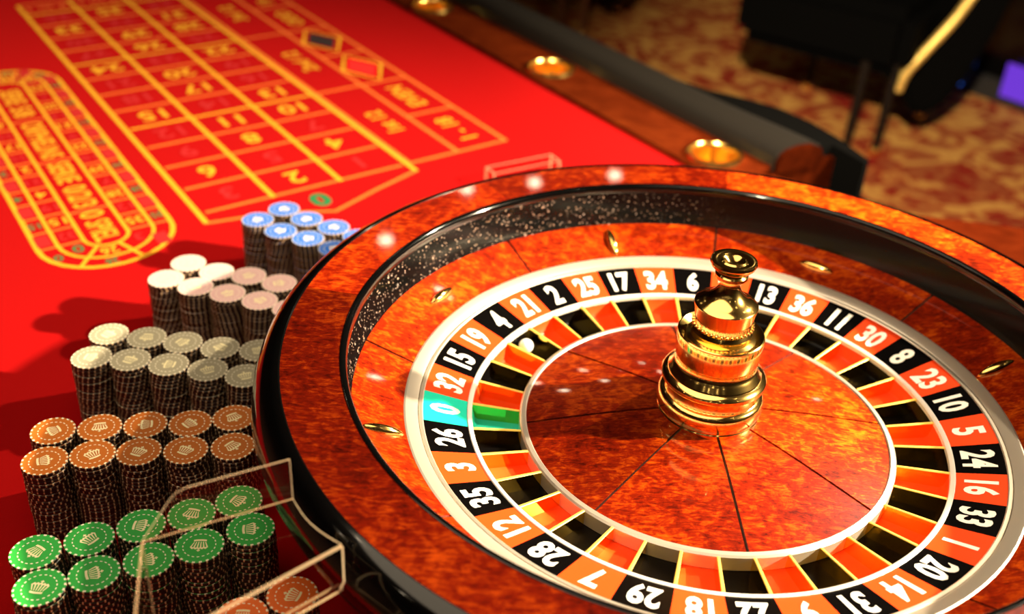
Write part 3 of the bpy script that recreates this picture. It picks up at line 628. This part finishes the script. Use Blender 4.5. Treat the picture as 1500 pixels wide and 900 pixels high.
def build_chips():
    crown = crown_mesh(); cnt = 0
    place = ['outermost', 'second', 'third', 'fourth', 'fifth']
    for col, (rear, front) in STACKS.items():
        me = chip_mesh(col)
        for rowname, row in (('rear', rear), ('front', front)):
            for si, (x, y) in enumerate(row):
                rot = random.uniform(0, 6.28); drift = random.choice((0.0, 0.035, -0.04, 0.06)) if col in ('pink', 'blue', 'gray') else None
                if col == 'orange': where = ('orange stack under the clear guard, nearest the wheel', 'orange stack under the clear guard, away from the wheel')[si]
                else: where = '%s-row %s stack, %s from the far side of the wheel' % (rowname, col, place[len(row) - 1 - si] if False else place[si])
                for k in range(20):
                    fromtop = 19 - k
                    o = bpy.data.objects.new(col + '_chip', me); COL.objects.link(o)
                    jx, jy = random.gauss(0, 0.00022), random.gauss(0, 0.00022)
                    o.location = (x + jx, y + jy, ZT + k * CH)
                    if drift is not None: rot += drift + random.gauss(0, 0.02)
                    elif random.random() < 0.7: rot = random.uniform(0, 6.28)
                    if fromtop == 0: rot = math.radians(CROWN_ROT[cnt % 11] + 37 * cnt)
                    o.rotation_euler = (0, 0, rot)
                    if col == 'orange': lab = '%s chip of the %s' % (ORD[fromtop], where)
                    else:
                        st = ('stack outermost from the wheel', 'stack next to the outermost one', 'middle stack of five' if len(row) == 5 else 'stack second from the wheel', 'stack second from the wheel', 'stack nearest the wheel')
                        nm = st[si] if len(row) == 5 else (st[0], st[1], st[3], st[4])[si]
                        lab = '%s %s chip of the %s-row %s' % (ORD[fromtop], col, rowname, nm)
                    tag(o, lab, 'chip', '%s chips in stacks of twenty' % col)
                    if fromtop == 0:
                        c = bpy.data.objects.new('crown_print', crown); COL.objects.link(c); c.parent = o; c['label'] = 'cream crown printed on the chip'
                cnt += 1
build_chips()

# ------------------------------------------------------------------ clear acrylic chip guard
def build_guard():
    g = empty('chip_guard', (-0.38, -0.33, ZT), 0, 'clear acrylic guard with pale edges bridging the green and orange chip stacks', 'chip guard')
    TH = 0.0012; zs = 0.088
    A, D, E_, F0 = Vector((-0.4036, -0.2926)), Vector((-0.3182, -0.2450)), Vector((-0.2795, -0.2845)), Vector((-0.3545, -0.3560))
    G0 = Vector((-0.3790, -0.3900))
    def plate(name, pts3, nrm, th=TH):
        """flat plate with an outline of 3-d points, thickened along nrm; the faces are clear and the cut edges pale"""
        b = bmesh.new(); nv = Vector(nrm).normalized() * th
        a = [b.verts.new(p) for p in pts3]; c = [b.verts.new(Vector(p) + nv) for p in pts3]; n = len(a)
        b.faces.new(a).material_index = 0; b.faces.new(c[::-1]).material_index = 0
        for i in range(n): b.faces.new((a[i], a[(i + 1) % n], c[(i + 1) % n], c[i])).material_index = 1
        return obj(name, b, [M['acrylic'], M['acrylic_edge']], g)
    v3 = lambda p, z: Vector((p.x, p.y, z))
    ctr = Vector((0.0, 0.0))
    # curved cut along the wheel
    curve = []
    for i in range(9):
        t = i / 8; p = D.lerp(E_, t); bow = math.sin(PI * t) * 0.0042; d = (p - ctr).normalized(); q = p + d * bow; curve.append(v3(q, zs))
    plate('shelf', [v3(A, zs)] + curve + [v3(F0, zs), v3(G0, zs)], (0, 0, 1))
    # upright back panel with a rounded outer corner
    top = 0.122; dirn = (D - A); Ln = dirn.length; e = dirn / Ln
    pts = [v3(A, zs), v3(D, zs), v3(D, top)]
    c0 = 0.020
    pts += [v3(A + e * (c0 + 0.012), top), v3(A + e * (c0 + 0.005), top - 0.002), v3(A + e * c0, top - 0.007)]
    nrm = (-e.y, e.x, 0); plate('back_panel', pts, nrm)
    # drop panel towards the dealer
    zb = 0.0505; e2 = (F0 - E_).normalized(); off = Vector((e2.y, -e2.x)) * 0.0
    plate('front_panel', [v3(E_, zs), v3(F0, zs), v3(F0, zb), v3(E_ + e2 * 0.004, zb), v3(E_, zb + 0.006)], (-e2.y, e2.x, 0), 0.0020)
    plate('foot_flange', [v3(E_, zb), v3(F0, zb), v3(F0 + Vector((-e2.y, e2.x)) * -0.005, zb), v3(E_ + Vector((-e2.y, e2.x)) * -0.005, zb)], (0, 0, -1), 0.0028)
    # end wall and leg on the far corner of the shelf, standing on the felt
    e3 = (G0 - A).normalized()
    plate('end_panel', [v3(A, zs), v3(G0, zs), v3(G0 + e3 * 0.01, ZT + 0.0006), v3(A + e3 * 0.012, ZT + 0.0006)], (-e3.y, e3.x, 0))
build_guard()

# ------------------------------------------------------------------ clear acrylic marker behind the wheel
def build_marker():
    loc = Vector((-0.176, 0.716, ZT + 0.0006)); a = math.radians(32)
    g = empty('acrylic_marker', loc, a, 'small clear acrylic marker frame lying on the felt behind the wheel rim', 'marker')
    Lh, Wh, H, T = 0.058, 0.014, 0.027, 0.003
    mw = Matrix.Translation(loc) @ Matrix.Rotation(a, 4, 'Z')
    for nm, lo, hi in (('base', (-Lh, -Wh, 0.0), (Lh, Wh, T)), ('side', (-Lh, -Wh, T), (Lh, -Wh + T, H)), ('side', (-Lh, Wh - T, T), (Lh, Wh, H)),
                       ('end', (-Lh, -Wh + T, T), (-Lh + T, Wh - T, H)), ('end', (Lh - T, -Wh + T, T), (Lh, Wh - T, H))):
        b = bmesh.new(); box(b, lo, hi, mw); o = obj(nm, b, [M['acrylic'], M['acrylic_edge']], g)
        for p in o.data.polygons:
            if p.area < 4.2e-4 and nm != 'base': p.material_index = 1
build_marker()

# ------------------------------------------------------------------ chairs
def build_chair(root, mx, leg_mat):
    def slab(name, pts, y0, y1, m, bev=0.03, axis='y'):
        b = bmesh.new(); a = [b.verts.new(mx @ Vector((x, y0, z))) for x, z in pts]; c = [b.verts.new(mx @ Vector((x, y1, z))) for x, z in pts]; n = len(pts)
        b.faces.new(a); b.faces.new(c[::-1])
        for i in range(n): b.faces.new((a[i], a[(i + 1) % n], c[(i + 1) % n], c[i]))
        bmesh.ops.recalc_face_normals(b, faces=b.faces[:])
        bmesh.ops.bevel(b, geom=[e for e in b.edges if len(e.link_faces) == 2 and e.calc_face_angle(0) > 0.9], offset=bev, segments=4, affect='EDGES', clamp_overlap=True)
        return obj(name, b, m, root, True, angle=50)
    def block(name, poly, z0, z1, m, bev):
        b = bmesh.new(); prism(b, poly, z0, z1); bmesh.ops.transform(b, matrix=mx, verts=b.verts[:]); bmesh.ops.recalc_face_normals(b, faces=b.faces[:])
        bmesh.ops.bevel(b, geom=b.edges[:], offset=bev, segments=4, affect='EDGES', clamp_overlap=True)
        return obj(name, b, m, root, True, angle=50)
    # local frame: x across, y away from the roulette table, z up from the carpet
    block('seat', [(-0.53, 0.24), (-0.02, -0.13), (0.33, 0.35), (-0.17, 0.72)], 0.29, 0.52, M['dark_pad'], 0.045)
    block('backrest', [(-0.17, 0.72), (0.33, 0.35), (0.39, 0.43), (-0.11, 0.80)], 0.42, 0.95, M['dark_pad'], 0.035)
    side = [(0.03, 0.26), (0.05, 0.19), (0.09, 0.145), (0.14, 0.14), (0.19, 0.18), (0.24, 0.27), (0.30, 0.44), (0.33, 0.60), (0.33, 0.75), (0.24, 0.75), (0.20, 0.60), (0.13, 0.45)]
    slab('side_panel', side, -0.02, 0.40, M['dark_pad'], 0.02)
    b = bmesh.new(); tube(b, [mx @ Vector(p) for p in smooth_pts([(0.015, -0.03, 0.23), (0.03, -0.03, 0.295), (0.075, -0.03, 0.37), (0.14, -0.03, 0.475), (0.18, -0.03, 0.56), (0.205, -0.03, 0.62), (0.210, -0.03, 0.69), (0.20, -0.03, 0.75)], 6)], 0.017, 12)
    obj('gold_trim', b, M['trim_gold'], root, True)
    for x, y in ((-0.115, -0.03), (-0.015, -0.04), (0.25, 0.33), (-0.12, 0.60)):
        b = bmesh.new(); tube(b, [mx @ Vector((x, y, 0.015)), mx @ Vector((x + 0.004, y, 0.33))], [0.014, 0.018], 12); l = obj('leg', b, leg_mat, root, True)
        b = bmesh.new(); lathe(b, [(0, 0), (0.018, 0), (0.020, 0.008), (0.013, 0.026), (0, 0.026)], 16)
        bmesh.ops.transform(b, matrix=mx @ Matrix.Translation((x, y, 0)), verts=b.verts[:]); obj('foot', b, M['cup_gold'], l, True)
c1 = empty('lounge_chair', (1.07, 2.80, ZF), 0, 'black padded chair with a curved gold trim beside the patterned carpet', 'chair')
build_chair(c1, Matrix.Translation((1.07, 2.80, ZF)), M['dark_leg'])
c2 = empty('lounge_chair', (0.06, 3.92, ZF), math.radians(12), 'black chair on brown legs in the dark beyond the armrest', 'chair')
build_chair(c2, Matrix.Translation((0.06, 3.92, ZF)) @ Matrix.Rotation(math.radians(12), 4, 'Z'), M['brown_leg'])

# ------------------------------------------------------------------ gaming machine in the dark corner
def build_machine():
    a = math.radians(-51); loc = Vector((1.57, 3.50, ZF)); mx = Matrix.Translation(loc) @ Matrix.Rotation(a, 4, 'Z')
    g = empty('gaming_machine', loc, a, 'black gaming machine cabinet with blue and purple lights near its base', 'gaming machine')
    b = bmesh.new(); box(b, (0, 0, 0), (0.75, 0.6, 0.08), mx); obj('plinth', b, M['soot'], g)
    b = bmesh.new(); box(b, (0.0, 0.03, 0.08), (0.75, 0.6, 1.7), mx); bmesh.ops.bevel(b, geom=b.edges[:], offset=0.015, segments=2, affect='EDGES'); obj('cabinet', b, M['lacquer'], g, True)
    b = bmesh.new(); box(b, (0.20, -0.012, 0.035), (0.62, -0.001, 0.165), mx); obj('light_panel', b, M['purple_led'], g)['label'] = 'glowing purple panel'
    b = bmesh.new(); box(b, (0.005, -0.012, 0.02), (0.028, -0.001, 0.24), mx); obj('light_strip', b, M['blue_led'], g)['label'] = 'glowing blue strip'
build_machine()

# ------------------------------------------------------------------ ceiling lights
def build_lamps():
    spots = [(-0.79, 3.68), (-0.45, 4.28), (-0.10, 4.40), (0.33, 4.55), (-0.32, 3.76), (-0.62, 3.36), (0.18, 5.05), (0.92, 3.16), (0.73, 1.80), (-1.6, 2.2), (-1.5, 0.6), (-1.2, -1.2), (0.4, -1.6), (1.9, -1.4), (2.3, 4.4), (2.9, 1.6), (-2.2, 4.2), (-0.3, -2.2), (0.2, -2.6), (-0.8, -2.5), (-0.4, -3.0), (0.9, -2.4), (-1.3, -2.2), (-2.2, -0.6), (-2.4, 0.3), (-2.0, -1.5), (1.5, 0.6), (1.2, -0.5)]  # the front group is unseen lamps added for sparkles on the turret
    pl = ['over the far end of the room', 'behind the table']
    first = None
    for i, (x, y) in enumerate(spots):
        g = empty('ceiling_downlight', (x, y, ZC), 0, 'unseen round recessed ceiling downlight with a brass trim', 'ceiling light', 'ceiling downlights')
        if first is None:
            b = bmesh.new(); lathe(b, [(0.030, -0.001), (0.034, -0.006), (0.044, -0.006), (0.048, -0.0005)], 32); me = None
            t = obj('trim_ring', b, M['chrome'], None, True); t.parent = g
            b = bmesh.new(); lathe(b, [(0, -0.003), (0.030, -0.003)], 32); e = obj('lamp_face', b, M['lamp'], None); e.parent = g; first = g
        else:
            for ch in first.children:
                c = ch.copy(); COL.objects.link(c); c.parent = g
build_lamps()
def fixture(o, label):
    p = Vector(o.location); d = o.matrix_basis.to_3x3() @ Vector((0, 0, -1))
    g = empty('ceiling_spotlight', (p.x, p.y, ZC), 0, label, 'spotlight')
    mx = Matrix.Translation(p) @ o.rotation_euler.to_matrix().to_4x4()
    b = bmesh.new(); lathe(b, [(0.075, 0.0), (0.078, 0.02), (0.070, 0.09), (0.055, 0.11), (0, 0.11), (0, 0.10), (0.05, 0.10), (0.064, 0.085), (0.071, 0.02), (0.070, 0.0)], 32, True)
    bmesh.ops.transform(b, matrix=mx, verts=b.verts[:]); obj('shade', b, M['soot'], g, True)
    b = bmesh.new(); tube(b, [mx @ Vector((0, 0, 0.10)), (p.x, p.y, ZC)], 0.012, 10); obj('stem', b, M['soot'], g, True)
fixture(key, 'black ceiling spotlight aimed along the wheel from its far side'); fixture(fill, 'black ceiling spotlight aimed down at the gold turret'); fixture(carp, 'black ceiling spotlight added to brighten the carpet by the chair')
